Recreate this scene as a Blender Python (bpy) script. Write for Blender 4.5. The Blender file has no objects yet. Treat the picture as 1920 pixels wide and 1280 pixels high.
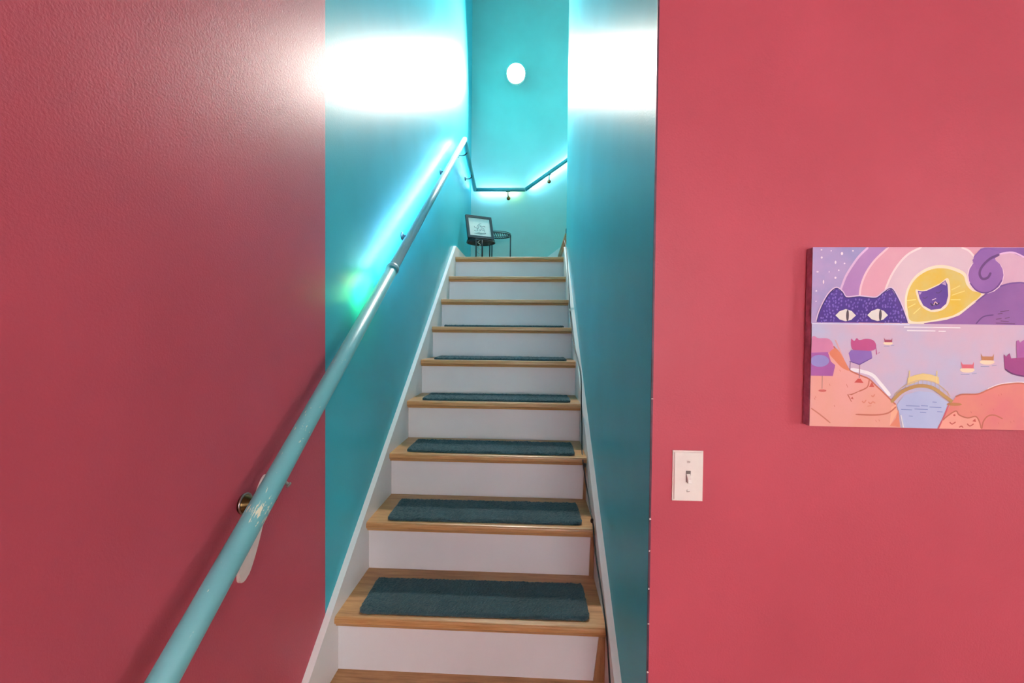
import bpy, bmesh, math, random
from mathutils import Vector, Matrix
random.seed(7)
S = bpy.context.scene
COL = S.collection

# ------------------------------------------------------------------ camera, light, exposure
F_PX = 810.72
R_ = Vector((0.99881508, 0.04773557, 0.00947353))
U_ = Vector((-0.01050812, 0.02146932, 0.99971428))
W_ = Vector((-0.04751854, 0.99862925, -0.0219455))
cam_d = bpy.data.cameras.new('camera'); cam = bpy.data.objects.new('camera', cam_d); COL.objects.link(cam)
cam_d.sensor_width = 36.0; cam_d.lens = F_PX / 1920 * 36.0; cam_d.clip_start = 0.02
cam.matrix_world = Matrix(((R_.x, U_.x, -W_.x, 0), (R_.y, U_.y, -W_.y, 0), (R_.z, U_.z, -W_.z, 0), (0, 0, 0, 1)))
S.camera = cam

VS = S.view_settings
VS.view_transform = 'Standard'; VS.look = 'None'; VS.gamma = 1.0; VS.exposure = 0.2; VS.use_curve_mapping = False

world = bpy.data.worlds.new('sky'); S.world = world; world.use_nodes = True
bg = world.node_tree.nodes['Background']; bg.inputs[0].default_value = (0.75, 0.86, 1.0, 1); bg.inputs[1].default_value = 1.0

def area(name, loc, look, sx, sy, watt, col):
    d = bpy.data.lights.new(name, 'AREA'); d.shape = 'RECTANGLE'; d.size = sx; d.size_y = sy; d.energy = watt; d.color = col
    o = bpy.data.objects.new(name, d); COL.objects.link(o); o.location = loc
    o.rotation_euler = Vector(look).to_track_quat('-Z', 'Z').to_euler()
    return o
area('daylight_side_window', (3.52, -1.45, 0.15), (-1, 0, 0), 1.2, 1.3, 58, (1.0, 0.97, 0.96))
area('daylight_rear_window', (0.55, -3.32, 0.15), (0, 1, 0), 1.7, 1.3, 106, (1.0, 0.97, 0.97))
area('added_stairwell_fill', (2.36, 3.80, 2.75), (-1, 0, 0), 0.7, 1.2, 32, (0.92, 0.97, 1.0))  # unseen fill light added to brighten the landing and back wall
LAMP_EMIT = 1900.0
LED_EMIT = 110.0

# ------------------------------------------------------------------ dimensions (camera at the origin, metres)
XL, XR = -0.6208, 0.250          # stair wall faces
XTL, XTR = -0.6008, 0.230        # tread ends = inner faces of the skirt boards
Y1, Z1, RISE, RUN = 1.2852, -0.8834, 0.1824, 0.254
YC, YB, YP, YE = 0.9141, 4.2693, 1.268, 3.343   # red wall, back wall, paint joint, end of right stair wall
ZF, ZC, ZT = -1.43, 1.20, 3.95
ZL = Z1 + 8 * RISE               # landing
XE, YS = 3.4, -3.2               # room extents

# ------------------------------------------------------------------ helpers
def lin(c):
    return tuple(((v / 255) / 12.92 if v / 255 <= 0.04045 else ((v / 255 + 0.055) / 1.055) ** 2.4) for v in c) + (1,)

def obj(name, bm, mats, parent=None, smooth=False, kind=None):
    me = bpy.data.meshes.new(name)
    bmesh.ops.recalc_face_normals(bm, faces=bm.faces[:])
    bm.to_mesh(me); bm.free()
    if not isinstance(mats, (list, tuple)): mats = [mats]
    for m in mats: me.materials.append(m)
    if smooth:
        for p in me.polygons: p.use_smooth = True
    o = bpy.data.objects.new(name, me); COL.objects.link(o)
    if parent: o.parent = parent
    if kind: o['kind'] = kind
    return o

def thing(name, label, cat, loc=(0, 0, 0), group=None):
    o = bpy.data.objects.new(name, None); COL.objects.link(o); o.location = loc
    o['label'] = label; o['category'] = cat
    if group: o['group'] = group
    o.empty_display_size = 0.05
    bpy.context.view_layer.update()
    return o

def tag(o, label, cat, group=None):
    o['label'] = label; o['category'] = cat
    if group: o['group'] = group
    return o

def keep(o, parent):            # parent a mesh that was built in world coordinates
    o.parent = parent
    o.matrix_parent_inverse = Matrix.Translation(parent.location).inverted()
    return o

def box(bm, x0, x1, y0, y1, z0, z1, mi=0):
    v = [bm.verts.new((x, y, z)) for x in (x0, x1) for y in (y0, y1) for z in (z0, z1)]
    for q in ((0, 1, 3, 2), (4, 6, 7, 5), (0, 4, 5, 1), (2, 3, 7, 6), (0, 2, 6, 4), (1, 5, 7, 3)):
        f = bm.faces.new([v[i] for i in q]); f.material_index = mi
    return v

def bbox(x0, x1, y0, y1, z0, z1, bev=0.0, seg=2):
    bm = bmesh.new(); box(bm, x0, x1, y0, y1, z0, z1)
    if bev: bmesh.ops.bevel(bm, geom=bm.edges[:], offset=bev, segments=seg, affect='EDGES', profile=0.5)
    return bm

def prism(pts, axis, a, b, bm=None):
    """extrude a closed 2D outline; axis 'x': pts=(y,z), 'y': pts=(x,z), 'z': pts=(x,y)"""
    bm = bm or bmesh.new()
    def P(p, t):
        return {'x': (t, p[0], p[1]), 'y': (p[0], t, p[1]), 'z': (p[0], p[1], t)}[axis]
    va = [bm.verts.new(P(p, a)) for p in pts]; vb = [bm.verts.new(P(p, b)) for p in pts]
    n = len(pts)
    bm.faces.new(va); bm.faces.new(vb[::-1])
    for i in range(n): bm.faces.new((va[i], vb[i], vb[(i + 1) % n], va[(i + 1) % n]))
    return bm

def tube(path, rad, seg=16, bm=None, closed=False, flat=None):
    """sweep a circle along a polyline with mitred joints; rad number or list"""
    bm = bm or bmesh.new()
    P = [Vector(p) for p in path]; n = len(P)
    rads = rad if isinstance(rad, (list, tuple)) else [rad] * n
    rings = []; nrm = None
    for i in range(n):
        a = P[i] - P[i - 1] if (i > 0 or closed) else None
        b = P[(i + 1) % n] - P[i] if (i < n - 1 or closed) else None
        if a is not None and a.length > 0: a = a.normalized()
        if b is not None and b.length > 0: b = b.normalized()
        t = (a or b) if (a is None or b is None) else (a + b).normalized()
        if nrm is None:
            ref = Vector((0, 0, 1)) if abs(t.z) < 0.9 else Vector((1, 0, 0))
            nrm = (ref - t * ref.dot(t)).normalized()
        else:
            nrm = (nrm - t * nrm.dot(t)).normalized()
        bn = t.cross(nrm)
        k = 1.0; md = None
        if a is not None and b is not None:
            c = max(0.3, t.dot(b)); k = 1.0 / c
            md = (b - a)
            md = md.normalized() if md.length > 1e-6 else None
        ring = []
        for j in range(seg):
            an = 2 * math.pi * j / seg
            off = (nrm * math.cos(an) + bn * math.sin(an)) * rads[i]
            if md is not None: off += md * off.dot(md) * (k - 1)
            ring.append(bm.verts.new(P[i] + off))
        rings.append(ring)
    m = n if closed else n - 1
    for i in range(m):
        r0, r1 = rings[i], rings[(i + 1) % n]
        for j in range(seg): bm.faces.new((r0[j], r0[(j + 1) % seg], r1[(j + 1) % seg], r1[j]))
    if not closed:
        bm.faces.new(rings[0]); bm.faces.new(rings[-1][::-1])
    return bm

def lathe(prof, c, axis, seg=24, bm=None):
    """prof = [(radius, height)...] about an axis direction through c"""
    bm = bm or bmesh.new(); ax = Vector(axis).normalized()
    ref = Vector((0, 0, 1)) if abs(ax.z) < 0.9 else Vector((1, 0, 0))
    u = (ref - ax * ref.dot(ax)).normalized(); w = ax.cross(u); c = Vector(c)
    rings = []
    for r, h in prof:
        rings.append([bm.verts.new(c + ax * h + (u * math.cos(2 * math.pi * j / seg) + w * math.sin(2 * math.pi * j / seg)) * max(r, 1e-4)) for j in range(seg)])
    for a, b in zip(rings, rings[1:]):
        for j in range(seg): bm.faces.new((a[j], a[(j + 1) % seg], b[(j + 1) % seg], b[j]))
    bm.faces.new(rings[0]); bm.faces.new(rings[-1][::-1])
    return bm

def smooth_path(pts, sub=6):
    P = [Vector(p) for p in pts]; out = []
    for i in range(len(P) - 1):
        p0, p1, p2, p3 = P[max(i - 1, 0)], P[i], P[i + 1], P[min(i + 2, len(P) - 1)]
        for k in range(sub):
            t = k / sub
            out.append(0.5 * ((2 * p1) + (p2 - p0) * t + (2 * p0 - 5 * p1 + 4 * p2 - p3) * t * t + (3 * p1 - p0 - 3 * p2 + p3) * t ** 3))
    out.append(P[-1]); return out

# ------------------------------------------------------------------ materials
class NT:
    def __init__(s, name):
        s.m = bpy.data.materials.new(name); s.m.use_nodes = True
        s.t = s.m.node_tree; s.b = s.t.nodes['Principled BSDF']
        s.tc = s.t.nodes.new('ShaderNodeTexCoord')
    def n(s, typ, **kw):
        nd = s.t.nodes.new('ShaderNode' + typ)
        for k, v in kw.items():
            if k.startswith('i_'):
                key = k[2:]; key = int(key) if key.isdigit() else key.replace('_', ' ')
                nd.inputs[key].default_value = v
            else: setattr(nd, k, v)
        return nd
    def l(s, a, b): s.t.links.new(a, b)
    def noise(s, scale, detail=4, rough=0.55, stretch=None, coord='Object'):
        nz = s.n('TexNoise', i_Scale=scale, i_Detail=detail, i_Roughness=rough)
        if stretch:
            mp = s.n('Mapping'); mp.inputs['Scale'].default_value = stretch
            s.l(s.tc.outputs[coord], mp.inputs[0]); s.l(mp.outputs[0], nz.inputs[0])
        else: s.l(s.tc.outputs[coord], nz.inputs[0])
        return nz
    def ramp(s, src, stops):
        r = s.n('ValToRGB'); e = r.color_ramp.elements
        while len(e) < len(stops): e.new(0.5)
        for el, (p, c) in zip(e, stops): el.position = p; el.color = c
        s.l(src, r.inputs[0]); return r
    def bump(s, src, strength, dist=0.002, prev=None):
        b = s.n('Bump', i_Strength=strength, i_Distance=dist); s.l(src, b.inputs['Height'])
        if prev: s.l(prev.outputs[0], b.inputs['Normal'])
        s.l(b.outputs[0], s.b.inputs['Normal']); return b
    def set(s, **kw):
        for k, v in kw.items(): s.b.inputs[k.replace('_', ' ')].default_value = v
        return s

def paint(name, c, rough=0.33, var=0.06, spec=0.5, bumps=0.10):
    t = NT(name); a = lin(c)
    lo = tuple(x * (1 - var) for x in a[:3]) + (1,); hi = tuple(min(1, x * (1 + var)) for x in a[:3]) + (1,)
    nz = t.noise(3.0, 3); r = t.ramp(nz.outputs['Fac'], [(0.3, lo), (0.7, hi)])
    t.l(r.outputs[0], t.b.inputs['Base Color'])
    t.set(Roughness=rough, Specular_IOR_Level=spec)
    f = t.noise(260, 3); t.bump(f.outputs['Fac'], bumps, 0.002)
    return t.m

M = {}
M['red'] = paint('red_wall_paint', (193, 82, 97), 0.45, 0.06, 0.28, 0.28)
M['teal'] = paint('teal_wall_paint', (64, 180, 195), 0.37, 0.06, 0.16, 0.2)
M['mint'] = paint('mint_wall_paint', (158, 198, 194), 0.45, 0.05, 0.25, 0.12)
M['white_paint'] = paint('white_trim_paint', (226, 222, 220), 0.38, 0.03, 0.5, 0.04)
M['riser'] = paint('white_riser_paint', (214, 208, 210), 0.45, 0.04, 0.5, 0.05)
M['ceiling'] = paint('ceiling_paint', (205, 202, 200), 0.7, 0.02)
M['room'] = paint('cream_room_paint', (150, 136, 130), 0.6, 0.02)

def wood(name, c0, c1, c2, stretch=(1.2, 14, 30), rough=0.35):
    t = NT(name)
    nz = t.noise(7, 8, 0.65, stretch); r = t.ramp(nz.outputs['Fac'], [(0.25, lin(c0)), (0.5, lin(c1)), (0.75, lin(c2))])
    t.l(r.outputs[0], t.b.inputs['Base Color']); t.set(Roughness=rough)
    t.bump(nz.outputs['Fac'], 0.08, 0.001)
    return t.m
M['oak'] = wood('oak_tread', (146, 100, 58), (184, 134, 84), (206, 160, 110))
M['brown_grain'] = wood('brown_strip', (128, 92, 60), (158, 116, 78), (178, 136, 96), (20, 20, 2))
M['floor'] = wood('oak_floor', (120, 84, 52), (160, 118, 78), (185, 140, 98), (14, 1.0, 20))

t = NT('mat_pile'); nz = t.noise(420, 4, 0.7); n2 = t.noise(30, 3)
r = t.ramp(nz.outputs['Fac'], [(0.3, lin((26, 56, 66))), (0.7, lin((70, 108, 114)))])
mx = t.n('Mix', data_type='RGBA', blend_type='MULTIPLY'); mx.inputs[0].default_value = 0.5
r2 = t.ramp(n2.outputs['Fac'], [(0.3, (0.7, 0.7, 0.7, 1)), (0.7, (1, 1, 1, 1))])
t.l(r.outputs[0], mx.inputs[6]); t.l(r2.outputs[0], mx.inputs[7]); t.l(mx.outputs[2], t.b.inputs['Base Color'])
t.set(Roughness=0.95, Specular_IOR_Level=0.15, Sheen_Weight=0.25); t.bump(nz.outputs['Fac'], 0.9, 0.004); M['mat'] = t.m

def rail_paint(name, base, worn, lo, hi, wear=()):
    t = NT(name)
    nz = t.noise(26, 6, 0.7, (3.0, 1.0, 1.6)); n2 = t.noise(260, 3, 0.6)
    mp = t.n('Mapping', vector_type='TEXTURE'); mp.inputs['Rotation'].default_value = (math.atan(0.7285), 0, 0); mp.inputs['Scale'].default_value = (1, 7, 1)
    t.l(t.tc.outputs['Object'], mp.inputs[0]); t.l(mp.outputs[0], n2.inputs[0])
    m0_ = t.n('Math', operation='MULTIPLY'); t.l(nz.outputs['Fac'], m0_.inputs[0]); t.l(n2.outputs['Fac'], m0_.inputs[1])
    mul = m0_
    for spot, rad, amt in wear:      # hand-worn patches
        vd = t.n('VectorMath', operation='DISTANCE'); vd.inputs[1].default_value = spot; t.l(t.tc.outputs['Object'], vd.inputs[0])
        mr = t.n('MapRange'); mr.inputs[1].default_value = rad * 0.4; mr.inputs[2].default_value = rad; mr.inputs[3].default_value = amt; mr.inputs[4].default_value = 0
        t.l(vd.outputs['Value'], mr.inputs[0])
        ad_ = t.n('Math', operation='ADD'); t.l(mul.outputs[0], ad_.inputs[0]); t.l(mr.outputs[0], ad_.inputs[1]); mul = ad_
    f = t.ramp(mul.outputs[0], [(lo, (0, 0, 0, 1)), (hi, (1, 1, 1, 1))])
    mx = t.n('Mix', data_type='RGBA'); mx.inputs[6].default_value = lin(base); mx.inputs[7].default_value = lin(worn)
    t.l(f.outputs[0], mx.inputs[0]); t.l(mx.outputs[2], t.b.inputs['Base Color'])
    t.set(Roughness=0.42); t.bump(mul.outputs[0], 0.25, 0.001)
    return t.m
M['rail'] = rail_paint('rail_teal_paint', (112, 182, 188), (226, 224, 196), 0.40, 0.43, [((-0.526, 0.815, -0.365), 0.055, 0.13), ((-0.53, 1.0, -0.24), 0.09, 0.07)])
M['rail_up'] = rail_paint('rail_teal_reflection_tint', (140, 182, 188), (226, 214, 214), 0.36, 0.42)  # grey-pink reflection on the upper pipe put into its colours
M['rail_dark'] = rail_paint('rail_landing_paint', (70, 160, 168), (170, 200, 190), 0.42, 0.45)

def plain(name, c, rough=0.5, metal=0.0, spec=0.5, var=0.12, scale=40):
    t = NT(name); a = lin(c); nz = t.noise(scale, 3)
    r = t.ramp(nz.outputs['Fac'], [(0.3, tuple(x * (1 - var) for x in a[:3]) + (1,)), (0.7, tuple(min(1, x * (1 + var)) for x in a[:3]) + (1,))])
    t.l(r.outputs[0], t.b.inputs['Base Color']); t.set(Roughness=rough, Metallic=metal, Specular_IOR_Level=spec)
    return t.m
M['black'] = plain('black_metal', (26, 40, 48), 0.45)
M['cord'] = plain('black_cord', (24, 30, 34), 0.5)
M['plastic'] = plain('white_switch_plastic', (240, 236, 228), 0.3, var=0.02)
M['slot'] = plain('switch_slot', (120, 112, 104), 0.5)
M['steel'] = plain('screw_steel', (170, 168, 160), 0.3, 1.0)
M['bronze'] = plain('bracket_bronze', (96, 74, 46), 0.35, 1.0)
M['pale_plate'] = plain('pale_plate', (226, 212, 206), 0.5, var=0.04)
M['bead'] = plain('corner_bead_paint', (88, 52, 74), 0.5, var=0.4, scale=25)
M['chip'] = plain('bare_plaster', (235, 225, 220), 0.8)
M['glass'] = NT('window_glass').set(Roughness=0.02, Transmission_Weight=1.0, IOR=1.05).m
def emit(name, c, s):
    t = NT(name); t.set(Base_Color=(1, 1, 1, 1), Emission_Color=c, Emission_Strength=s); return t.m
M['bulb'] = emit('lamp_globe', (1.0, 0.90, 0.80, 1), LAMP_EMIT)
M['led_blue'] = emit('led_ice_blue', (0.38, 0.74, 1.0, 1), LED_EMIT)
M['led_green'] = emit('led_green', (0.25, 1.0, 0.35, 1), LED_EMIT * 0.55)
M['led_yellow'] = emit('led_yellow', (0.75, 1.0, 0.30, 1), LED_EMIT * 0.5)
M['led_base'] = plain('led_tape', (225, 235, 240), 0.4)

# ------------------------------------------------------------------ the setting
def struct(name, bm, mats, smooth=False):
    return obj(name, bm, mats, None, smooth, 'structure')

bm = bbox(XL - 0.12, XE + 0.12, YS - 0.12, YC + 0.12, ZF - 0.1, ZF); struct('floor', bm, M['floor'])
struct('ceiling', bbox(XL - 0.12, XE + 0.12, YS - 0.12, YP, ZC, ZC + 0.1), M['ceiling'])
struct('ceiling_stairwell', bbox(XL - 0.12, 2.4, YP, YB + 0.12, ZT, ZT + 0.1), M['ceiling'])
# left wall: one flat wall, red in the room and teal up the stairs, meeting in a taped line
bm = bmesh.new(); box(bm, XL - 0.12, XL, YS - 0.12, YP, ZF, ZC + 0.1, 0); box(bm, XL - 0.12, XL, YP, YB + 0.12, ZF, ZT, 1)
struct('wall_left', bm, [M['red'], M['teal']])
struct('wall_back', bbox(XL, 2.4, YB, YB + 0.12, ZF, ZT), M['mint'])
# right stair wall (teal) with the flank wall of the upper flight
wr = struct('wall_right', bbox(XR, XR + 0.11, YC + 0.0006, YE, ZF, ZT), M['teal'])
struct('wall_upper_flight', bbox(XR + 0.11, 2.4, YE - 0.11, YE, ZF, ZT), M['teal'])
bm = bmesh.new()
for (a, b, c, d) in ((YE, 3.42, ZF, ZT), (4.18, YB, ZF, ZT), (3.42, 4.18, ZF, 2.1), (3.42, 4.18, 3.4, ZT)): box(bm, 2.28, 2.4, a, b, c, d)
struct('wall_upper_end', bm, M['teal'])
# red wall facing the camera
struct('wall_front', bbox(XR + 0.0006, XE + 0.12, YC, YC + 0.11, ZF, ZC + 0.1), M['red'])
struct('wall_header', bbox(XL, XR, YP, YP + 0.1, ZC, ZT), M['teal'])
# scuffed corner edge between teal and red
bm = bbox(XR - 0.0012, XR + 0.0022, YC - 0.0016, YC + 0.003, ZF, ZC)
cb = obj('corner_bead', bm, M['bead'], wr)
for k in range(8):
    z = random.uniform(-0.85, -0.12); h = random.uniform(0.0015, 0.005)
    bm = prism([(XR - 0.001, z), (XR + random.uniform(0.001, 0.004), z + h * 0.4), (XR + random.uniform(0, 0.003), z + h), (XR - 0.0015, z + h * 0.8)], 'y', YC - 0.0028, YC - 0.0015)
    obj('paint_chip', bm, M['chip'], cb)
# room side wall and rear wall with window openings
def wall_with_opening(name, fixed, a0, a1, w0, w1, z0, z1, axis):
    bm = bmesh.new()
    for (p, q, c, d) in ((a0, w0, ZF, ZC), (w1, a1, ZF, ZC), (w0, w1, ZF, z0), (w0, w1, z1, ZC)):
        if axis == 'x': box(bm, fixed[0], fixed[1], p, q, c, d)
        else: box(bm, p, q, fixed[0], fixed[1], c, d)
    return struct(name, bm, M['room'])
wall_with_opening('wall_side', (XE, XE + 0.12), YS - 0.12, YC, -2.05, -0.85, -0.5, 0.8, 'x')
wall_with_opening('wall_rear', (YS - 0.12, YS), XL, XE, -0.3, 1.4, -0.5, 0.8, 'y')
def window(name, axis, f, a0, a1, z0, z1):
    bm = bmesh.new(); w = 0.05
    for (p, q, c, d) in ((a0, a1, z0, z0 + w), (a0, a1, z1 - w, z1), (a0, a0 + w, z0 + w, z1 - w), (a1 - w, a1, z0 + w, z1 - w)):
        if axis == 'x': box(bm, f + 0.02, f + 0.08, p, q, c, d)
        else: box(bm, p, q, f - 0.08, f - 0.02, c, d)
    o = struct(name, bm, M['white_paint'])
    bm = bmesh.new()
    if axis == 'x': box(bm, f + 0.045, f + 0.05, a0 + w, a1 - w, z0 + w, z1 - w)
    else: box(bm, a0 + w, a1 - w, f - 0.05, f - 0.045, z0 + w, z1 - w)
    obj('pane', bm, M['glass'], o)
window('window_1', 'x', XE, -2.05, -0.85, -0.5, 0.8)
window('added_upper_window', 'x', 2.27, 3.42, 4.18, 2.1, 3.4)  # unseen window made up to frame the added stairwell fill
window('window_2', 'y', YS, -0.3, 1.4, -0.5, 0.8)

# ------------------------------------------------------------------ staircase
stair = thing('staircase', 'white painted staircase with golden oak treads climbing between teal walls', 'staircase', (0, Y1 - 2 * RUN, ZF))
NOSE = 0.028
def tread_prof(depth, last=False):
    p = [(0.0, -0.008), (0.0, -0.019), (0.003, -0.023), (0.009, -0.026), (0.012, -0.034), (NOSE, -0.036), (depth, -0.036 if not last else -0.03), (depth, 0.0)]
    p += [(0.008, 0.0), (0.004, -0.001), (0.001, -0.004)]
    return p
def tread(y, z, depth):
    o = obj('tread', prism([(y + a, z + b) for a, b in tread_prof(depth)], 'x', XTL, XTR), M['oak'])
    return keep(o, stair)
for n in range(-1, 10):
    y, z = Y1 + (n - 1) * RUN, Z1 + (n - 1) * RISE
    dep = RUN + NOSE if n < 9 else 0.11
    tread(y, z, dep)
    zb = z - RISE if n > -1 else ZF
    keep(obj('riser', bbox(XTL, XTR, y + NOSE, y + NOSE + 0.016, zb, z - 0.036), M['riser']), stair)
# thin brown wedges at the right end of the lower risers
for n, w0, w1 in ((1, 0.018, 0.034), (2, 0.012, 0.017), (3, 0.008, 0.012)):
    y, z = Y1 + (n - 1) * RUN, Z1 + (n - 1) * RISE
    bm = prism([(XTR, z - RISE), (XTR, z - 0.036), (XTR - w0, z - 0.036), (XTR - w1, z - RISE)], 'y', y + NOSE - 0.006, y + NOSE)
    keep(obj('brown_wedge', bm, M['brown_grain']), stair)
# skirt boards
SK = 0.735
def skz(y): return -0.963 + SK * (y - 1.132)
def skirt(x0, x1, y_end, name, zoff=0.0):
    y0 = Y1 - 2 * RUN - 0.03
    pts = [(y0, ZF), (y0, skz(y0) + zoff), (y_end, skz(y_end) + zoff), (y_end, ZL - 0.3), (y_end - 0.3, ZL - 0.6), (y0 + 0.6, ZF)]
    bm = prism(pts, 'x', x0, x1)
    return keep(obj(name, bm, M['white_paint']), stair)
skirt(XL, XTL, 3.345, 'skirt_board'); skirt(XTR, XR, YE - 0.012, 'skirt_board')
# landing and second flight turning right
zb0 = skz(3.345)
keep(obj('landing_board', bbox(XTL, XR + 0.0, Y1 + 8 * RUN + 0.11, YB, ZL - 0.03, ZL), M['oak']), stair)
struct('baseboard_left', bbox(XL, XTL, 3.345, YB, ZL - 0.03, zb0), M['white_paint'])
struct('baseboard_back', bbox(XTL, 0.06, YB - 0.018, YB, ZL, zb0), M['white_paint'])
X2 = 0.238
keep(obj('skirt_board', prism([(0.06, ZL), (0.06, zb0), (0.10, zb0 + 0.045), (1.9, zb0 + 0.045 + 1.8 * 0.76), (1.9, ZL + 0.9), (0.5, ZL)], 'y', YB - 0.018, YB), M['white_paint']), stair)
for k in range(5):
    x, z = X2 + k * RUN, ZL + (k + 1) * RISE
    o = obj('tread', prism([(x + a, z + b) for a, b in tread_prof(RUN + NOSE)], 'y', YE + 0.001, YB - 0.018), M['oak']); keep(o, stair)
    keep(obj('riser', bbox(x + NOSE, x + NOSE + 0.016, YE + 0.001, YB - 0.018, z - RISE, z - 0.036), M['riser']), stair)

# ------------------------------------------------------------------ stair mats
MAT_TXT = {1: 'dark teal carpet mat on the lowest fully visible oak step', 2: 'dark teal carpet mat on the second oak step up from the bottom',
           3: 'dark teal carpet mat on the third oak step up from the bottom', 4: 'dark teal carpet mat on the fourth oak step, seen as a thin dark band',
           5: 'thin dark sliver of carpet mat on the fifth oak step up', 6: 'barely visible dark carpet mat on the sixth oak step at eye level'}
def mat_mesh(w, d, h, r=0.022):
    bm = bmesh.new(); NX, NY = 150, 40
    def inside(x, y):
        dx = max(abs(x) - (w / 2 - r), 0); dy = max(abs(y) - (d / 2 - r), 0)
        return dx, dy
    g = {}
    for i in range(NX + 1):
        for j in range(NY + 1):
            x = -w / 2 + w * i / NX; y = -d / 2 + d * j / NY
            dx, dy = inside(x, y); L = math.hypot(dx, dy)
            if L > r: x -= math.copysign(dx * (1 - r / L), x); y -= math.copysign(dy * (1 - r / L), y)
            edge = i in (0, NX) or j in (0, NY)
            g[i, j] = bm.verts.new((x + random.uniform(-1, 1) * 0.0012, y + random.uniform(-1, 1) * 0.0012, h + random.uniform(-0.0022, 0.0015) - (0.004 if edge else 0)))
    for i in range(NX):
        for j in range(NY): bm.faces.new((g[i, j], g[i + 1, j], g[i + 1, j + 1], g[i, j + 1]))
    loop = [g[i, 0] for i in range(NX + 1)] + [g[NX, j] for j in range(1, NY + 1)] + [g[i, NY] for i in range(NX - 1, -1, -1)] + [g[0, j] for j in range(NY - 1, 0, -1)]
    base = [bm.verts.new((v.co.x, v.co.y, 0)) for v in loop]
    n = len(loop)
    for i in range(n): bm.faces.new((loop[i], base[i], base[(i + 1) % n], loop[(i + 1) % n]))
    bm.faces.new(base[::-1])
    return bm
m0 = obj('stair_mat', mat_mesh(0.722, 0.186, 0.011), M['mat'])
for n in range(1, 7):
    o = m0 if n == 1 else m0.copy()
    if n > 1: COL.objects.link(o)
    o.location = (-0.176 + random.uniform(-0.003, 0.003), Y1 + (n - 1) * RUN + 0.022 + 0.097, Z1 + (n - 1) * RISE + 0.0004)
    o.rotation_euler = (0, 0, 0.012 if n < 3 else random.uniform(-0.008, 0.008))
    tag(o, MAT_TXT[n], 'mat', 'carpet mats on the stair treads')

# ------------------------------------------------------------------ handrail
XRAIL = -0.546
rail = thing('handrail', 'teal painted pipe handrail running up the left wall and round the landing', 'handrail', (XL, 0.9, -0.4))
def rl(y): return -0.527 + 0.7285 * (y - 0.607)
Yc = 1.66
keep(obj('lower_rail', tube([(XRAIL, y, rl(y)) for y in (0.33, 0.8, 1.2, Yc)], 0.0218, 32), M['rail'], None, True), rail)
YTOP = 3.385
A_ = (XRAIL, Yc - 0.03, rl(Yc - 0.03)); B_ = (XRAIL, YTOP, rl(YTOP)); C_ = (-0.572, 4.192, 1.372); D_ = (-0.086, 4.20, 1.372); E_ = (1.25, 4.20, 1.372 + 1.336 * 0.70)
keep(obj('upper_rail', tube([A_, (XRAIL, 2.4, rl(2.4)), B_], 0.0195, 32), M['rail_up'], None, True), rail)
d1 = Vector((0, 1, 0.7285)).normalized(); pc = Vector((XRAIL, Yc, rl(Yc)))
keep(obj('coupling', lathe([(0.0215, -0.012), (0.0245, -0.010), (0.0250, 0.0), (0.0245, 0.008), (0.0205, 0.011)], pc, d1, 32), M['rail_up'], None, True), rail)
keep(obj('landing_rail', tube([(B_[0], B_[1] - 0.004, B_[2] - 0.012), C_], 0.0185, 24), M['rail_dark'], None, True), rail)
keep(obj('back_rail', tube([C_, D_], 0.0175, 24), M['rail_dark'], None, True), rail)
keep(obj('rising_rail', tube([D_, E_], 0.0175, 24), M['rail_dark'], None, True), rail)

def bracket(p, wall, mat, plate=None, drop=0.055, s=1.0):
    """p = point on rail axis, wall = unit vector from rail towards the wall, gap to wall given by its length"""
    p = Vector(p); wv = Vector(wall); g = wv.length; wv = wv.normalized()
    br = obj('bracket', tube(smooth_path([p + Vector((0, 0, -0.016)), p + Vector((0, 0, -0.034 * s)), p + wv * g * 0.35 + Vector((0, 0, -drop)), p + wv * (g - 0.004) + Vector((0, 0, -drop))], 5), 0.0052 * s, 10), mat, None, True)
    keep(br, rail)
    ros = obj('rosette', lathe([(0.019 * s, 0.0), (0.019 * s, 0.003), (0.014 * s, 0.007), (0.007 * s, 0.010)], p + wv * g + Vector((0, 0, -drop)), -wv, 20), mat, None, True); ros.parent = br
    sd = obj('saddle', tube([p + Vector((0, 0, -0.021)) + d * 0.02 for d in (-wv.cross(Vector((0, 0, 1))), wv.cross(Vector((0, 0, 1))))], 0.0045, 8), mat, None, True); sd.parent = br
    for dz in (-0.012, 0.012):
        sc = obj('screw', lathe([(0.003, 0.0), (0.003, 0.002), (0.0012, 0.003)], p + wv * (g - 0.004) + wv.cross(Vector((0, 0, 1))) * dz + Vector((0, 0, -drop)), -wv, 8), M['steel']); sc.parent = br
    return br
gap = Vector((XL - XRAIL, 0, 0))
for y in (2.02, 2.85): bracket((XRAIL, y, rl(y)), gap, M['black'])
for f in (0.16, 0.62):
    q = Vector(B_).lerp(Vector(C_), f); bracket(q, (XL - q.x, 0, 0), M['black'], drop=0.05)
for q in (Vector(D_).lerp(Vector(C_), 0.34), Vector(D_).lerp(Vector(E_), 0.172), Vector(D_).lerp(Vector(E_), 0.7)):
    bracket(q, (0, YB - q.y, 0), M['bronze'], drop=0.06)
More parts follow.
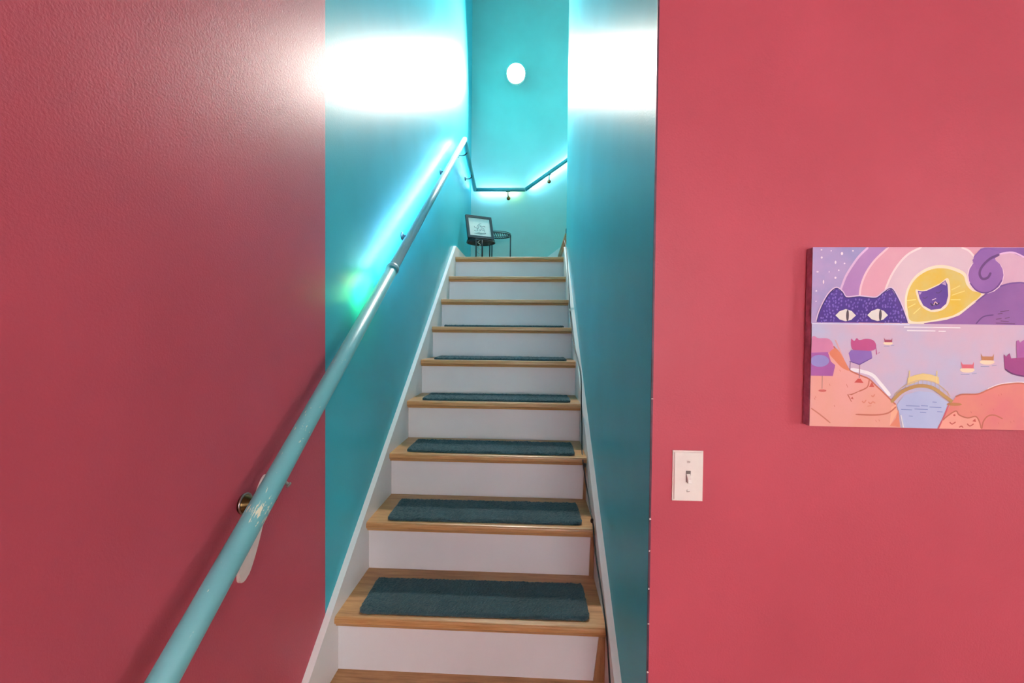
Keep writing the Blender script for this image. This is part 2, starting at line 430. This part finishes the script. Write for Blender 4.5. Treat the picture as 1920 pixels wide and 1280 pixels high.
# near bracket on the red wall: bronze cup, pale oval backing plate, screw through the pipe
bp = Vector((XRAIL, 0.835, rl(0.835)))
cup = obj('bracket', lathe([(0.021, 0.0), (0.021, 0.004), (0.018, 0.010), (0.014, 0.016), (0.009, 0.024), (0.007, 0.034)], (XL, 0.898, -0.376), (1, 0, 0), 24), M['bronze'], None, True); keep(cup, rail)
arm = obj('arm', tube(smooth_path([(XL + 0.03, 0.898, -0.376), (XRAIL - 0.02, 0.897, -0.378), (XRAIL - 0.004, 0.896, -0.362), (XRAIL, 0.895, rl(0.895) - 0.018)], 5), 0.006, 10), M['bronze'], None, True); arm.parent = cup
rim = obj('rim', tube([(XL + 0.005, 0.898 + 0.021 * math.cos(a), -0.376 + 0.021 * math.sin(a)) for a in [2 * math.pi * k / 28 for k in range(28)]], 0.0022, 8, closed=True), M['steel'], None, True); rim.parent = cup
c0 = Vector((0.931, -0.440)); ax = Vector((0.42, 0.91)).normalized(); px_ = Vector((ax.y, -ax.x))
pts = []
for k in range(40):
    a = 2 * math.pi * k / 40
    w = 0.026; h = 0.112
    e = ax * (math.copysign(abs(math.sin(a)) ** 0.75, math.sin(a)) * h) + px_ * (math.copysign(abs(math.cos(a)) ** 0.75, math.cos(a)) * w)
    pts.append((c0.x + e.x, c0.y + e.y))
bm = prism(pts, 'x', XL, XL + 0.007); bmesh.ops.bevel(bm, geom=[e for e in bm.edges if all(v.co.x > XL + 0.006 for v in e.verts)], offset=0.002, segments=2, affect='EDGES')
o = obj('backing_plate', bm, M['pale_plate']); keep(o, rail)
sc = obj('screw', lathe([(0.0035, 0.0), (0.0035, 0.020), (0.0062, 0.0205), (0.0062, 0.0235), (0.004, 0.025)], (XRAIL + 0.004, 0.905, rl(0.905) - 0.012), (0.55, 0.25, -0.6), 12), M['steel']); keep(sc, rail)

# ------------------------------------------------------------------ LED strip stuck along the wall side of the rail
led = thing('led_light_strip', 'glowing ice blue LED strip stuck behind the stair handrail with green ends', 'light strip', (XL, 1.5, 0.1))
def strip(name, p, q, toward, rad, mat, w=0.009):
    p, q, tv = Vector(p), Vector(q), Vector(toward).normalized()
    d = (q - p).normalized(); sd = d.cross(tv).normalized(); tv = sd.cross(d).normalized()
    if tv.dot(Vector(toward)) < 0: tv = -tv
    bm = bmesh.new(); vs = []
    for e in (p, q):
        for a, b in ((-w / 2, rad - 0.001), (w / 2, rad - 0.001), (w / 2, rad + 0.0012), (-w / 2, rad + 0.0012)): vs.append(bm.verts.new(e + sd * a + tv * b))
    for f in ((0, 1, 2, 3), (4, 5, 6, 7), (0, 1, 5, 4), (1, 2, 6, 5), (2, 3, 7, 6), (3, 0, 4, 7)): bm.faces.new([vs[i] for i in f])
    return keep(obj(name, bm, mat), led)
def ry(y): return Vector((XRAIL, y, rl(y)))
up = Vector((-1, 0.06, -0.082))
strip('green_segment', ry(1.475), ry(1.555), up, 0.0218, M['led_green'])
strip('yellow_segment', ry(1.556), ry(1.63), up, 0.0218, M['led_yellow'])
strip('blue_segment', ry(1.675), ry(3.35), up, 0.0195, M['led_blue'])
strip('blue_segment', Vector(B_).lerp(Vector(C_), 0.03), Vector(B_).lerp(Vector(C_), 0.97), (-1, 0, 0.6), 0.0185, M['led_blue'])
strip('blue_segment', Vector(C_).lerp(Vector(D_), 0.06), Vector(C_).lerp(Vector(D_), 0.60), (0, 1, 0), 0.0175, M['led_blue'])
strip('yellow_segment', Vector(C_).lerp(Vector(D_), 0.61), Vector(C_).lerp(Vector(D_), 0.88), (0, 1, 0), 0.0175, M['led_yellow'])
strip('blue_segment', Vector(D_).lerp(Vector(E_), 0.04), Vector(D_).lerp(Vector(E_), 0.95), (0, 1, 0), 0.0175, M['led_blue'])

# ------------------------------------------------------------------ lamp on the back wall
LX, LZ = -0.182, 2.435
lamp = thing('wall_lamp', 'round glowing white lamp high on the mint back wall of the stairwell', 'lamp', (LX, YB, LZ))
LC = Vector((LX, YB - 0.115, LZ)); LA = Vector((0, -math.cos(math.radians(13)), -math.sin(math.radians(13))))
keep(obj('base_plate', lathe([(0.055, 0.0), (0.055, 0.008), (0.045, 0.016), (0.02, 0.018)], (LX, YB, LZ + 0.05), (0, -1, 0), 32), M['plastic'], None, True), lamp)
keep(obj('arm', tube([(LX, YB - 0.01, LZ + 0.05), (LX, YB - 0.05, LZ + 0.045), LC - LA * 0.03], 0.012, 12), M['plastic'], None, True), lamp)
keep(obj('cup', lathe([(0.03, -0.04), (0.075, -0.025), (0.086, 0.0), (0.088, 0.052), (0.084, 0.052), (0.082, 0.004), (0.03, -0.004)], LC, LA, 40), M['plastic'], None, True), lamp)  # tilted cup added to keep lamp light off the back wall
prof = [(0.079, 0.006)] + [(0.079 * math.cos(a), 0.010 + 0.024 * math.sin(a)) for a in [math.pi / 2 * k / 8 for k in range(9)]]
keep(obj('dome', lathe(prof, LC, LA, 40), M['bulb'], None, True), lamp)

# ------------------------------------------------------------------ light switch
SX, SZ = 0.3258, -0.296
sw = thing('light_switch', 'white toggle light switch plate on the red wall beside the stairs', 'light switch', (SX, YC, SZ))
bm = bbox(SX - 0.0312, SX + 0.0312, YC - 0.006, YC, SZ - 0.0525, SZ + 0.0525)
bmesh.ops.bevel(bm, geom=[e for e in bm.edges if all(v.co.y < YC - 0.005 for v in e.verts)], offset=0.0035, segments=3, affect='EDGES')
keep(obj('plate', bm, M['plastic']), sw)
keep(obj('slot', bbox(SX - 0.0048, SX + 0.0048, YC - 0.0066, YC - 0.0055, SZ - 0.0115, SZ + 0.0115), M['slot']), sw)
keep(obj('toggle', prism([(YC - 0.006, SZ - 0.009), (YC - 0.006, SZ + 0.006), (YC - 0.015, SZ - 0.004), (YC - 0.017, SZ - 0.011), (YC - 0.013, SZ - 0.013)], 'x', SX - 0.0036, SX + 0.0036), M['plastic']), sw)
for dz in (0.0305, -0.0305):
    s_ = keep(obj('screw', lathe([(0.0034, 0), (0.0034, 0.0008), (0.002, 0.0014)], (SX, YC - 0.006, SZ + dz), (0, -1, 0), 14), M['plastic']), sw)
    b = obj('screw_slot', bbox(SX - 0.003, SX + 0.003, YC - 0.0078, YC - 0.0072, SZ + dz - 0.0006, SZ + dz + 0.0006), M['slot']); b.parent = s_

# ------------------------------------------------------------------ power cord down the right skirt board
cord_px = [(0.236, 3.36, 0.70), (0.224, 3.194, 0.672), (0.224, 2.973, 0.556), (0.224, 2.864, 0.431), (0.224, 2.714, 0.26), (0.224, 2.617, 0.123), (0.224, 2.389, -0.049), (0.224, 2.153, -0.128), (0.224, 2.001, -0.2), (0.224, 1.964, -0.33), (0.224, 1.932, -0.42), (0.219, 1.878, -0.509), (0.213, 1.787, -0.53), (0.220, 1.768, -0.59), (0.224, 1.638, -0.66), (0.224, 1.548, -0.689), (0.223, 1.519, -0.716), (0.222, 1.45, -0.764), (0.224, 1.367, -0.806), (0.223, 1.276, -0.845), (0.223, 1.241, -0.875), (0.224, 1.212, -0.927), (0.223, 1.183, -0.964), (0.223, 1.12, -1.03), (0.223, 1.015, -1.062), (0.223, 1.01, -1.2)]
cd = thing('extension_cord', 'thin black power cord trailing down the right edge of the steps', 'cord', (0.224, 1.0, -1.2))
keep(obj('wire', tube(smooth_path(cord_px, 5), 0.0026, 8), M['cord'], None, True), cd)
for p in ((0.2225, 2.625, 0.131), (0.221, 1.56, -0.678), (0.219, 1.776, -0.545)):
    c = Vector(p); bm = bmesh.new()
    bmesh.ops.create_uvsphere(bm, u_segments=10, v_segments=6, radius=1, matrix=Matrix.Translation(c) @ Matrix.Rotation(0.6, 4, 'X') @ Matrix.Diagonal((0.006, 0.006, 0.014, 1)))
    keep(obj('cable_clip' if p[1] > 2 else 'cable_knot', bm, M['plastic'] if p[1] > 2 else M['cord'], None, True), cd)
ad = obj('power_adapter', bbox(0.248, 0.272, 3.36, 3.40, ZL + RISE, ZL + RISE + 0.045, 0.004), M['cord'])
tag(ad, 'small black plug at the foot of the upper steps by the wall edge', 'adapter')

# ------------------------------------------------------------------ wire plant stand with a framed drawing, on the landing
def ring_path(cx, cy, z, r, n=40): return [(cx + r * math.cos(2 * math.pi * k / n), cy + r * math.sin(2 * math.pi * k / n), z) for k in range(n)]
st = thing('plant_stand', 'black wire plant stand with two round tiers on the stair landing', 'stand', (-0.4, 3.75, ZL))
def tier(cx, cy, z, r, rot, legs):
    keep(obj('shelf_ring', tube(ring_path(cx, cy, z, r), 0.0055, 8, closed=True), M['black'], None, True), st)
    keep(obj('shelf_ring', tube(ring_path(cx, cy, z + 0.014, r * 0.985), 0.0035, 8, closed=True), M['black'], None, True), st)
    for k in range(-5, 6):
        o = k * r / 6; hl = math.sqrt(r * r - o * o)
        d = Vector((math.cos(rot), math.sin(rot), 0)); s = Vector((-d.y, d.x, 0)); c = Vector((cx, cy, z))
        keep(obj('shelf_wire', tube([c + s * o - d * hl, c + s * o + d * hl], 0.0034, 6), M['black'], None, True), st)
    for (lx, ly) in legs:
        keep(obj('leg', tube([(lx, ly, z), (lx, ly, ZL)], 0.0055, 8), M['black'], None, True), st)
tier(-0.448, 3.68, 0.757, 0.118, 0.9, [(-0.474, 3.565), (-0.424, 3.565), (-0.448, 3.797)])
tier(-0.325, 3.90, 0.865, 0.118, 1.5708, [(-0.208, 3.90), (-0.384, 3.80), (-0.384, 4.0)])
keep(obj('lattice', tube(smooth_path([(-0.449 + 0.012 * (-1) ** k, 3.566, ZL + 0.02 + k * 0.02) for k in range(9)], 3), 0.003, 6), M['steel'], None, True), st)
keep(obj('foot_arch', tube([(-0.26 + 0.045 * math.cos(a), 3.62, ZL + 0.038 * math.sin(a)) for a in [math.pi * k / 12 for k in range(13)]], 0.0036, 8), M['black'], None, True), st)

fr = thing('framed_picture', 'black framed line drawing of flowers propped on the wire plant stand', 'picture frame', (-0.455, 3.64, 0.775))
FW, FH, FB = 0.232, 0.215, 0.021
def T_(x, y, z): return (x, y, z)
bm = bmesh.new()
for (a, b, c, d) in ((-FW / 2, FW / 2, 0, FB), (-FW / 2, FW / 2, FH - FB, FH), (-FW / 2, -FW / 2 + FB, FB, FH - FB), (FW / 2 - FB, FW / 2, FB, FH - FB)): box(bm, a, b, -0.008, 0.010, c, d)
o = obj('frame', bm, M['black'], fr)
obj('backing', bbox(-FW / 2 + 0.004, FW / 2 - 0.004, 0.004, 0.009, 0.004, FH - 0.004), M['black'], fr)
paper = plain('drawing_paper', (214, 214, 206), 0.7, var=0.03)
ink = plain('drawing_ink', (120, 120, 122), 0.8); pinkink = plain('drawing_pink_ink', (190, 110, 125), 0.8)
sheet = obj('sheet', bbox(-FW / 2 + FB, FW / 2 - FB, -0.001, 0.004, FB, FH - FB), paper, fr)
for k in range(13):
    a = k * 2.4; r0 = 0.010 + 0.0024 * k
    cx, cz = 0.004 + 0.6 * r0 * math.cos(a), FH * 0.47 + 0.5 * r0 * math.sin(a)
    pts = [(cx + r0 * (0.3 + t) * math.cos(a + 0.9 * math.sin(3 * t)) * 0.9, -0.0015, cz + r0 * (0.3 + t) * math.sin(a + 0.9 * math.sin(3 * t)) * 0.6) for t in [i / 7 for i in range(8)]]
    obj('ink_line', tube(pts, 0.0013, 5), pinkink if k < 3 else ink, sheet)
for k in range(4):
    obj('ink_line', tube([(-0.055 + 0.012 * k, -0.0015, 0.045 + 0.004 * k), (0.0 + 0.014 * k, -0.0015, 0.040 + 0.003 * k), (0.05, -0.0015, 0.05 + 0.004 * k)], 0.0009, 5), ink, sheet)
fr.location = (-0.440, 3.625, 0.780)
fr.rotation_euler = (math.radians(-20), 0, math.radians(27))
es = obj('easel_block', bbox(-0.555, -0.49, 3.63, 3.68, 0.772, 0.797, 0.004), M['black']); tag(es, 'small black block propping the framed drawing on the stand', 'prop')

# ------------------------------------------------------------------ cat painting on canvas
KX, KZ = 0.0002978, 0.000316
PT = 0.021
PX0, PZ0 = 0.5560, 0.1745
ptg = thing('canvas_painting', 'pastel canvas painting of purple cats, sun and sea on the red wall', 'painting', (PX0, YC, PZ0 - 1130 * KZ))
UR = 1720
CW = (UR - 133) * KX; CH = 1130 * KZ
side = plain('canvas_side', (176, 120, 150), 0.7, var=0.25, scale=60)
keep(obj('canvas', bbox(PX0, PX0 + CW, YC - PT, YC - 0.001, PZ0 - CH, PZ0, 0.0015, 1), side), ptg)
PM = []; PI = {}
def pcol(c, c2=None, sc=9.0):
    key = (c, c2)
    if key not in PI:
        t = NT('pigment'); a = lin(c); b = lin(c2) if c2 else tuple(min(1, x * 1.12 + 0.01) for x in a[:3]) + (1,)
        nz = t.noise(sc, 4); r = t.ramp(nz.outputs['Fac'], [(0.36, a), (0.64, b)])
        t.l(r.outputs[0], t.b.inputs['Base Color']); t.set(Roughness=0.55, Specular_IOR_Level=0.3)
        cv = t.noise(900, 2); t.bump(cv.outputs['Fac'], 0.1, 0.0005)
        PI[key] = len(PM); PM.append(t.m)
    return PI[key]
pbm = bmesh.new(); lay = [0]
def P2(u, v, y): return (PX0 + (min(max(u, 133), UR) - 133) * KX, y, PZ0 - (min(max(v, 80), 1210) - 80) * KZ)
def lift():
    lay[0] += 1; return YC - PT - 0.00025 - lay[0] * 0.0000125
def poly(pts, c, c2=None, sc=9.0):
    y = lift(); vs = [pbm.verts.new(P2(u, v, y)) for u, v in pts]
    es = [pbm.edges.new((vs[i], vs[(i + 1) % len(vs)])) for i in range(len(vs))]
    r = bmesh.ops.triangle_fill(pbm, use_beauty=True, use_dissolve=False, edges=es)
    mi = pcol(c, c2, sc)
    for g in r['geom']:
        if isinstance(g, bmesh.types.BMFace): g.material_index = mi
def sm(pts, closed=True, sub=5):
    n = len(pts); out = []
    rng = range(n) if closed else range(n - 1)
    for i in rng:
        if closed: p = [pts[(i + k) % n] for k in (-1, 0, 1, 2)]
        else: p = [pts[max(i - 1, 0)], pts[i], pts[i + 1], pts[min(i + 2, n - 1)]]
        for k in range(sub):
            t = k / sub
            out.append(tuple(0.5 * (2 * p[1][d] + (p[2][d] - p[0][d]) * t + (2 * p[0][d] - 5 * p[1][d] + 4 * p[2][d] - p[3][d]) * t * t + (3 * p[1][d] - p[0][d] - 3 * p[2][d] + p[3][d]) * t ** 3) for d in (0, 1)))
    if not closed: out.append(pts[-1])
    return out
def stroke(pts, w, c, curve=True):
    if curve and len(pts) > 2: pts = sm(pts, False)
    y = lift(); mi = pcol(c); L, R = [], []
    n = len(pts)
    for i, (u, v) in enumerate(pts):
        a = pts[max(i - 1, 0)]; b = pts[min(i + 1, n - 1)]
        dx, dy = b[0] - a[0], b[1] - a[1]; l = math.hypot(dx, dy) or 1
        ww = w / 2 * (0.55 if i in (0, n - 1) else 1)
        L.append(pbm.verts.new(P2(u - dy / l * ww, v + dx / l * ww, y))); R.append(pbm.verts.new(P2(u + dy / l * ww, v - dx / l * ww, y)))
    for i in range(n - 1):
        try:
            f = pbm.faces.new((L[i], R[i], R[i + 1], L[i + 1])); f.material_index = mi
        except ValueError: pass
def ell(u, v, a, b, c, c2=None, rot=0, n=18):
    poly([(u + a * math.cos(t) * math.cos(rot) - b * math.sin(t) * math.sin(rot), v + a * math.cos(t) * math.sin(rot) + b * math.sin(t) * math.cos(rot)) for t in [2 * math.pi * k / n for k in range(n)]], c, c2)
CREAM, DKP, OUT = (250, 232, 205), (92, 62, 128), (196, 112, 92)
# sky and bands
poly([(133, 80), (UR, 80), (UR, 560), (133, 560)], (160, 158, 208), (186, 166, 212), 14)
b1 = [(318, 350), (350, 262), (400, 180), (438, 130), (490, 80)]
b2 = [(442, 392), (450, 320), (480, 240), (535, 160), (620, 80)]
b3 = [(604, 350), (640, 260), (690, 180), (750, 120), (830, 80)]
poly(sm(b1, False) + [(UR, 80), (UR, 560), (318, 560)], (178, 134, 196), (190, 146, 202)); stroke(b1, 14, (222, 192, 224))
poly(sm(b2, False) + [(UR, 80), (UR, 560), (442, 560)], (226, 164, 186), (232, 178, 192)); stroke(b2, 13, (244, 206, 214))
poly(sm(b3, False) + [(1080, 80), (1140, 110), (1190, 170), (1230, 260), (1230, 560), (604, 560)], (226, 196, 210), (230, 206, 214)); stroke(b3, 13, (248, 226, 226))
stroke([(1080, 82), (1125, 100), (1165, 140)], 12, (248, 226, 226))
poly([(1200, 84), (UR, 84), (UR, 400), (1240, 400)], (214, 166, 196), (224, 186, 206))
# sun
sun = [(765, 556), (740, 490), (732, 400), (750, 325), (790, 262), (850, 217), (920, 193), (990, 193), (1060, 213), (1112, 243), (1132, 300), (1172, 345), (1235, 368), (1150, 452), (1050, 516), (980, 534), (880, 556)]
poly(sm(sun), CREAM)
cu, cv_ = 930, 385
poly(sm([(cu + (u - cu) * 0.93, cv_ + (v - cv_) * 0.90) for u, v in sun]), (232, 198, 72), (226, 206, 120), 22)
for s_ in ([(1025, 345), (1080, 318)], [(1028, 378), (1110, 350)], [(1022, 405), (1085, 405)], [(745, 412), (802, 406)], [(755, 455), (800, 432)], [(790, 495), (832, 456)]): stroke(s_, 9, (250, 226, 140), False)
face = [(812, 350), (838, 354), (870, 350), (945, 315), (985, 285), (1000, 312), (1006, 380), (995, 430), (960, 462), (900, 470), (850, 442), (825, 398)]
fc = (910, 390)
poly(sm([(fc[0] + (u - fc[0]) * 1.14, fc[1] + (v - fc[1]) * 1.14) for u, v in face], sub=3), CREAM)
poly(face, (96, 66, 158), (118, 82, 168)); poly([(962, 308), (984, 290), (992, 318)], (200, 170, 210)); poly([(818, 358), (838, 360), (826, 378)], (200, 170, 210))
stroke([(845, 392), (860, 398), (876, 386)], 7, DKP); stroke([(928, 360), (945, 364), (964, 348)], 7, DKP)
stroke([(905, 408), (930, 398)], 8, (240, 220, 225)); stroke([(896, 428), (908, 442), (922, 424)], 8, (60, 40, 80)); stroke([(922, 424), (934, 438), (952, 424)], 8, (60, 40, 80)); stroke([(916, 440), (925, 420), (940, 432)], 5, (240, 210, 190))
# reclining purple cat and tail
body = [(858, 552), (940, 540), (1000, 530), (1080, 502), (1180, 420), (1270, 350), (1350, 314), (1420, 300), (1500, 306), (UR, 380), (UR, 562), (858, 562)]
stroke([(880, 545), (1000, 520), (1080, 490), (1180, 408)], 10, CREAM)
poly(body, (140, 96, 166), (156, 104, 172)); stroke(body[4:10], 9, (118, 78, 150))
poly([(1160, 134), (1200, 90), (1225, 82), (UR, 82), (UR, 260), (1560, 190), (1482, 150), (1400, 116), (1330, 118), (1290, 150), (1330, 200), (1240, 260), (1150, 200)], (128, 86, 168), (150, 104, 180))
stroke([(1318, 122), (1400, 112), (1482, 146), (1560, 186), (UR, 256)], 10, (226, 190, 222))
ell(1236, 255, 116, 112, (240, 214, 226)); ell(1238, 252, 110, 108, (150, 102, 178), (162, 112, 184))
poly([(1150, 160), (1200, 100), (1250, 90), (1320, 110), (1280, 150), (1240, 190), (1180, 220)], (146, 98, 176), (156, 108, 182))
stroke([(1318, 126), (1262, 150), (1215, 196), (1198, 240), (1215, 274), (1250, 268), (1268, 236)], 15, (104, 62, 122))
stroke([(1140, 300), (1180, 345), (1240, 362), (1300, 335), (1340, 280)], 8, (110, 70, 140))
stroke([(1185, 555), (1230, 510), (1295, 498)], 8, (104, 66, 126))
for s_ in ([(1320, 492), (1350, 488)], [(1335, 478), (1390, 470)], [(1310, 525), (1345, 520)], [(1365, 520), (1395, 512)], [(1310, 548), (1430, 552)], [(1340, 535), (1390, 540)]): stroke(s_, 9, (112, 70, 112), False)
# stars
for (u, v, a, b) in ((190, 145, 7, 7), (320, 120, 8, 10), (280, 175, 6, 11), (165, 235, 8, 5), (282, 272, 7, 7), (205, 298, 5, 13), (338, 182, 6, 5), (390, 103, 6, 5), (187, 97, 6, 5), (250, 103, 4, 4), (160, 355, 6, 5), (302, 225, 5, 5), (240, 235, 4, 4), (160, 420, 4, 4)): ell(u, v, a, b, (244, 232, 248), n=10)
# big purple cat head with eyes over the water
head = [(168, 552), (184, 490), (214, 422), (250, 366), (290, 338), (328, 362), (356, 396), (440, 390), (545, 398), (592, 365), (642, 338), (686, 400), (720, 470), (752, 552)]
stroke(head, 20, (226, 204, 230)); poly(head, (80, 56, 148), (92, 64, 156)); stroke(head, 6, (58, 44, 110))
def in_poly(x, y, p):
    c = False; j = len(p) - 1
    for i in range(len(p)):
        if (p[i][1] > y) != (p[j][1] > y) and x < (p[j][0] - p[i][0]) * (y - p[i][1]) / (p[j][1] - p[i][1]) + p[i][0]: c = not c
        j = i
    return c
gy = 352
while gy < 548:
    gx = 180 + random.uniform(0, 12)
    while gx < 745:
        x, y_ = gx + random.uniform(-8, 8), gy + random.uniform(-8, 8)
        if in_poly(x, y_ - 10, head) and in_poly(x - 10, y_, head) and in_poly(x + 10, y_, head) and math.hypot((x - 350) / 75, (y_ - 508) / 50) > 1 and math.hypot((x - 555) / 72, (y_ - 505) / 50) > 1:
            ell(x, y_, random.uniform(4, 7), random.uniform(6, 9), random.choice([(118, 94, 190), (134, 110, 200), (126, 100, 196)]), None, random.uniform(-0.6, 0.6), 8)
        gx += 21
    gy += 21
for eu, ev, su in ((350, 508, 362), (555, 505, 572)):
    lens = [(eu - 66, ev), (eu - 40, ev - 26), (eu, ev - 40), (eu + 38, ev - 28), (eu + 66, ev), (eu + 36, ev + 28), (eu, ev + 37), (eu - 38, ev + 26)]
    poly(lens, (232, 230, 222)); ell(su, ev, 9, 36, (86, 78, 84))
# sea
poly([(133, 556), (UR, 560), (UR, 1210), (133, 1210)], (188, 194, 224), (216, 186, 206), 6)
stroke([(133, 560), (760, 562)], 14, (214, 214, 234), False)
for s_ in ([(725, 578), (1082, 580)], [(745, 600), (925, 601)], [(945, 602), (990, 602)]): stroke(s_, 11, (244, 240, 246), False)
# left shore
hill = [(133, 700), (200, 705), (272, 700), (310, 740), (350, 800), (385, 852), (450, 882), (510, 906), (560, 950), (600, 985), (655, 1036), (690, 1068), (704, 1120), (722, 1212), (133, 1212)]
stroke([(390, 845), (520, 875), (580, 930), (650, 1010)], 22, (240, 240, 250)); poly(hill, (232, 168, 150), (236, 172, 164), 10)
stroke(hill[2:12], 9, OUT); poly([(652, 1200), (690, 1150), (704, 1090), (718, 1205)], (222, 138, 112))
poly([(652, 1198), (660, 1080), (690, 1062), (700, 1110)], (238, 180, 150)); stroke([(430, 1131), (560, 1132), (640, 1118), (690, 1078)], 9, OUT)
stroke([(512, 912), (500, 958), (445, 986)], 8, OUT); stroke([(445, 986), (400, 1006), (376, 1006), (402, 1052)], 8, OUT, False); stroke([(140, 1096), (200, 1136), (268, 1188)], 8, (204, 128, 108))
poly([(512, 956), (530, 924), (546, 956)], (206, 92, 80)); poly([(395, 1030), (408, 1020), (414, 1036)], (196, 96, 80))
for s_ in ([(470, 1045), (482, 1056), (496, 1038)], [(528, 1010), (540, 1016), (550, 1002)], [(510, 1050), (525, 1062), (538, 1050), (555, 1058)], [(505, 1078), (530, 1074)]): stroke(s_, 7, (214, 134, 112))
for (u, v) in ((320, 850), (365, 940), (290, 1075), (165, 1020), (370, 950), (160, 1030), (560, 1165), (580, 1160), (255, 940)): stroke([(u, v), (u + 5, v + 12)], 5, (206, 120, 104), False)
# beach cats, cushions and stools
poly(sm([(133, 655), (150, 640), (175, 652), (240, 655), (272, 690), (262, 738), (133, 752)]), (216, 140, 178), (206, 128, 172)); stroke([(285, 662), (300, 690), (318, 730), (345, 790)], 8, (226, 170, 170))
poly(sm([(250, 745), (290, 716), (330, 758), (368, 826), (384, 856), (335, 838), (285, 790)]), (226, 134, 102), (232, 150, 116))
poly([(133, 745), (240, 740), (262, 800), (290, 822), (276, 890), (133, 890)], (170, 96, 172), (180, 106, 178)); ell(188, 796, 62, 38, (150, 142, 206), (164, 150, 214))
stroke([(208, 890), (208, 972)], 9, (178, 130, 116), False); ell(211, 984, 26, 8, (208, 104, 98))
poly(sm([(388, 656), (408, 668), (424, 650), (442, 662), (485, 654), (532, 664), (550, 702), (522, 728), (404, 726)]), (200, 88, 140), (190, 84, 146)); stroke([(546, 694), (554, 752), (572, 738)], 8, (172, 74, 128), False)
poly([(374, 745), (390, 724), (520, 730), (527, 772), (446, 816), (388, 796)], (140, 104, 186), (152, 116, 194)); stroke([(380, 796), (446, 816), (525, 774)], 7, (104, 72, 150), False)
stroke([(386, 796), (384, 852)], 8, (110, 80, 120), False); stroke([(447, 816), (447, 900)], 10, (150, 120, 130), False); poly([(415, 930), (438, 905), (455, 905), (475, 932)], (206, 84, 76))
# little boats
for (u, v, c) in ((625, 663, (160, 70, 96)), (1132, 815, (216, 106, 122)), (1255, 764, (190, 128, 88))):
    k = 0.65 if u < 700 else 1.0
    ell(u, v + 26 * k, 46 * k, 17 * k, (244, 220, 190)); poly([(u - 42 * k, v - 28 * k), (u - 30 * k, v - 8 * k), (u + 32 * k, v - 8 * k), (u + 40 * k, v - 26 * k), (u + 40 * k, v + 16 * k), (u - 34 * k, v + 16 * k)], c)
    stroke([(u - 40 * k, v + 54 * k), (u + 14 * k, v + 54 * k)], 7, (140, 146, 184), False); stroke([(u + 30 * k, v + 50 * k), (u + 60 * k, v + 46 * k)], 6, (150, 154, 190), False)
# magenta cats at right
poly([(1432, 660), (1445, 652), (1456, 668), (1480, 650), (1600, 660), (1620, 780), (1440, 780)], (176, 96, 168), (184, 108, 176))
poly([(1356, 740), (1372, 756), (1392, 734), (1404, 766), (1500, 758), (1640, 770), (1640, 900), (1500, 880), (1400, 858), (1366, 830)], (170, 74, 136), (160, 70, 140)); stroke([(1368, 832), (1420, 862), (1500, 878), (1600, 890)], 9, (110, 48, 110))
# channel and bridge
poly([(690, 1068), (740, 1002), (830, 978), (920, 985), (1018, 1046), (988, 1150), (960, 1212), (735, 1212), (708, 1110)], (178, 192, 230), (190, 204, 236)); stroke([(720, 1130), (738, 1208)], 14, (242, 240, 250), False)
for (a, b, v) in ((750, 838, 1070), (846, 890, 1068), (720, 790, 1094), (805, 890, 1090), (900, 975, 1076), (840, 880, 1110), (950, 985, 1104), (918, 945, 1044), (770, 796, 1134)): stroke([(a, v), (b, v + 2)], 9, (134, 150, 206), False)
poly([(755, 895), (800, 878), (850, 866), (900, 872), (952, 888), (958, 930), (850, 906), (755, 942)], (230, 206, 128), (234, 214, 150))
for u in (766, 940): stroke([(u, 850), (u, 930)], 14, (224, 208, 150), False)
stroke([(672, 1004), (730, 950), (800, 916), (855, 908), (930, 922), (1000, 972), (1030, 1010)], 5, (206, 180, 150))
for k in range(13):
    u = 690 + k * 27; v = 1000 - 92 * math.sin(math.pi * (k + 0.7) / 14)
    stroke([(u, v), (u, v + 36)], 4, (200, 172, 140), False)
stroke([(655, 1050), (715, 988), (785, 954), (850, 944), (920, 958), (990, 1004), (1060, 1054)], 22, (184, 148, 92))
# right shore
sh = [(1030, 1062), (1062, 1010), (1105, 994), (1200, 990), (1262, 964), (1330, 936), (1400, 924), (1500, 922), (UR, 960), (UR, 1212), (956, 1212), (986, 1150)]
stroke(sh[4:9], 20, (242, 232, 238)); poly(sh, (230, 146, 130), (226, 130, 132), 10); stroke(sh[1:9], 9, OUT); stroke([(1020, 1062), (986, 1150), (956, 1212)], 10, (206, 100, 112))
poly([(986, 1158), (1010, 1134), (1066, 1098), (1088, 1122), (1142, 1140), (1192, 1130), (1216, 1160), (1230, 1212), (965, 1212)], (236, 166, 150)); stroke([(986, 1158), (1010, 1134), (1066, 1098), (1088, 1122), (1142, 1140), (1192, 1130), (1216, 1160), (1230, 1206)], 8, OUT)
stroke([(1234, 1206), (1242, 1160), (1270, 1126), (1312, 1120), (1362, 1142)], 8, OUT); ell(1055, 1056, 48, 10, (190, 130, 84))
for s_ in ([(1030, 1168), (1045, 1180), (1068, 1166)], [(1140, 1176), (1158, 1190), (1182, 1176)], [(1090, 1200), (1105, 1192), (1116, 1202)]): stroke(s_, 7, (200, 96, 86))
poly([(1172, 1160), (1190, 1144), (1196, 1164)], (200, 90, 80)); ell(1058, 1124, 7, 6, (200, 90, 80))
for (u, v) in ((1330, 990), (1346, 984), (1300, 1080), (1160, 1098), (1410, 1155), (1430, 1150), (1335, 1165), (1225, 1050)): stroke([(u, v), (u + 5, v + 11)], 5, (206, 110, 104), False)
me = bpy.data.meshes.new('painted_surface'); pbm.normal_update()
for f in pbm.faces:
    if f.normal.y > 0: f.normal_flip()
pbm.to_mesh(me); pbm.free()
for m in PM: me.materials.append(m)
o = bpy.data.objects.new('painted_surface', me); COL.objects.link(o); keep(o, ptg)
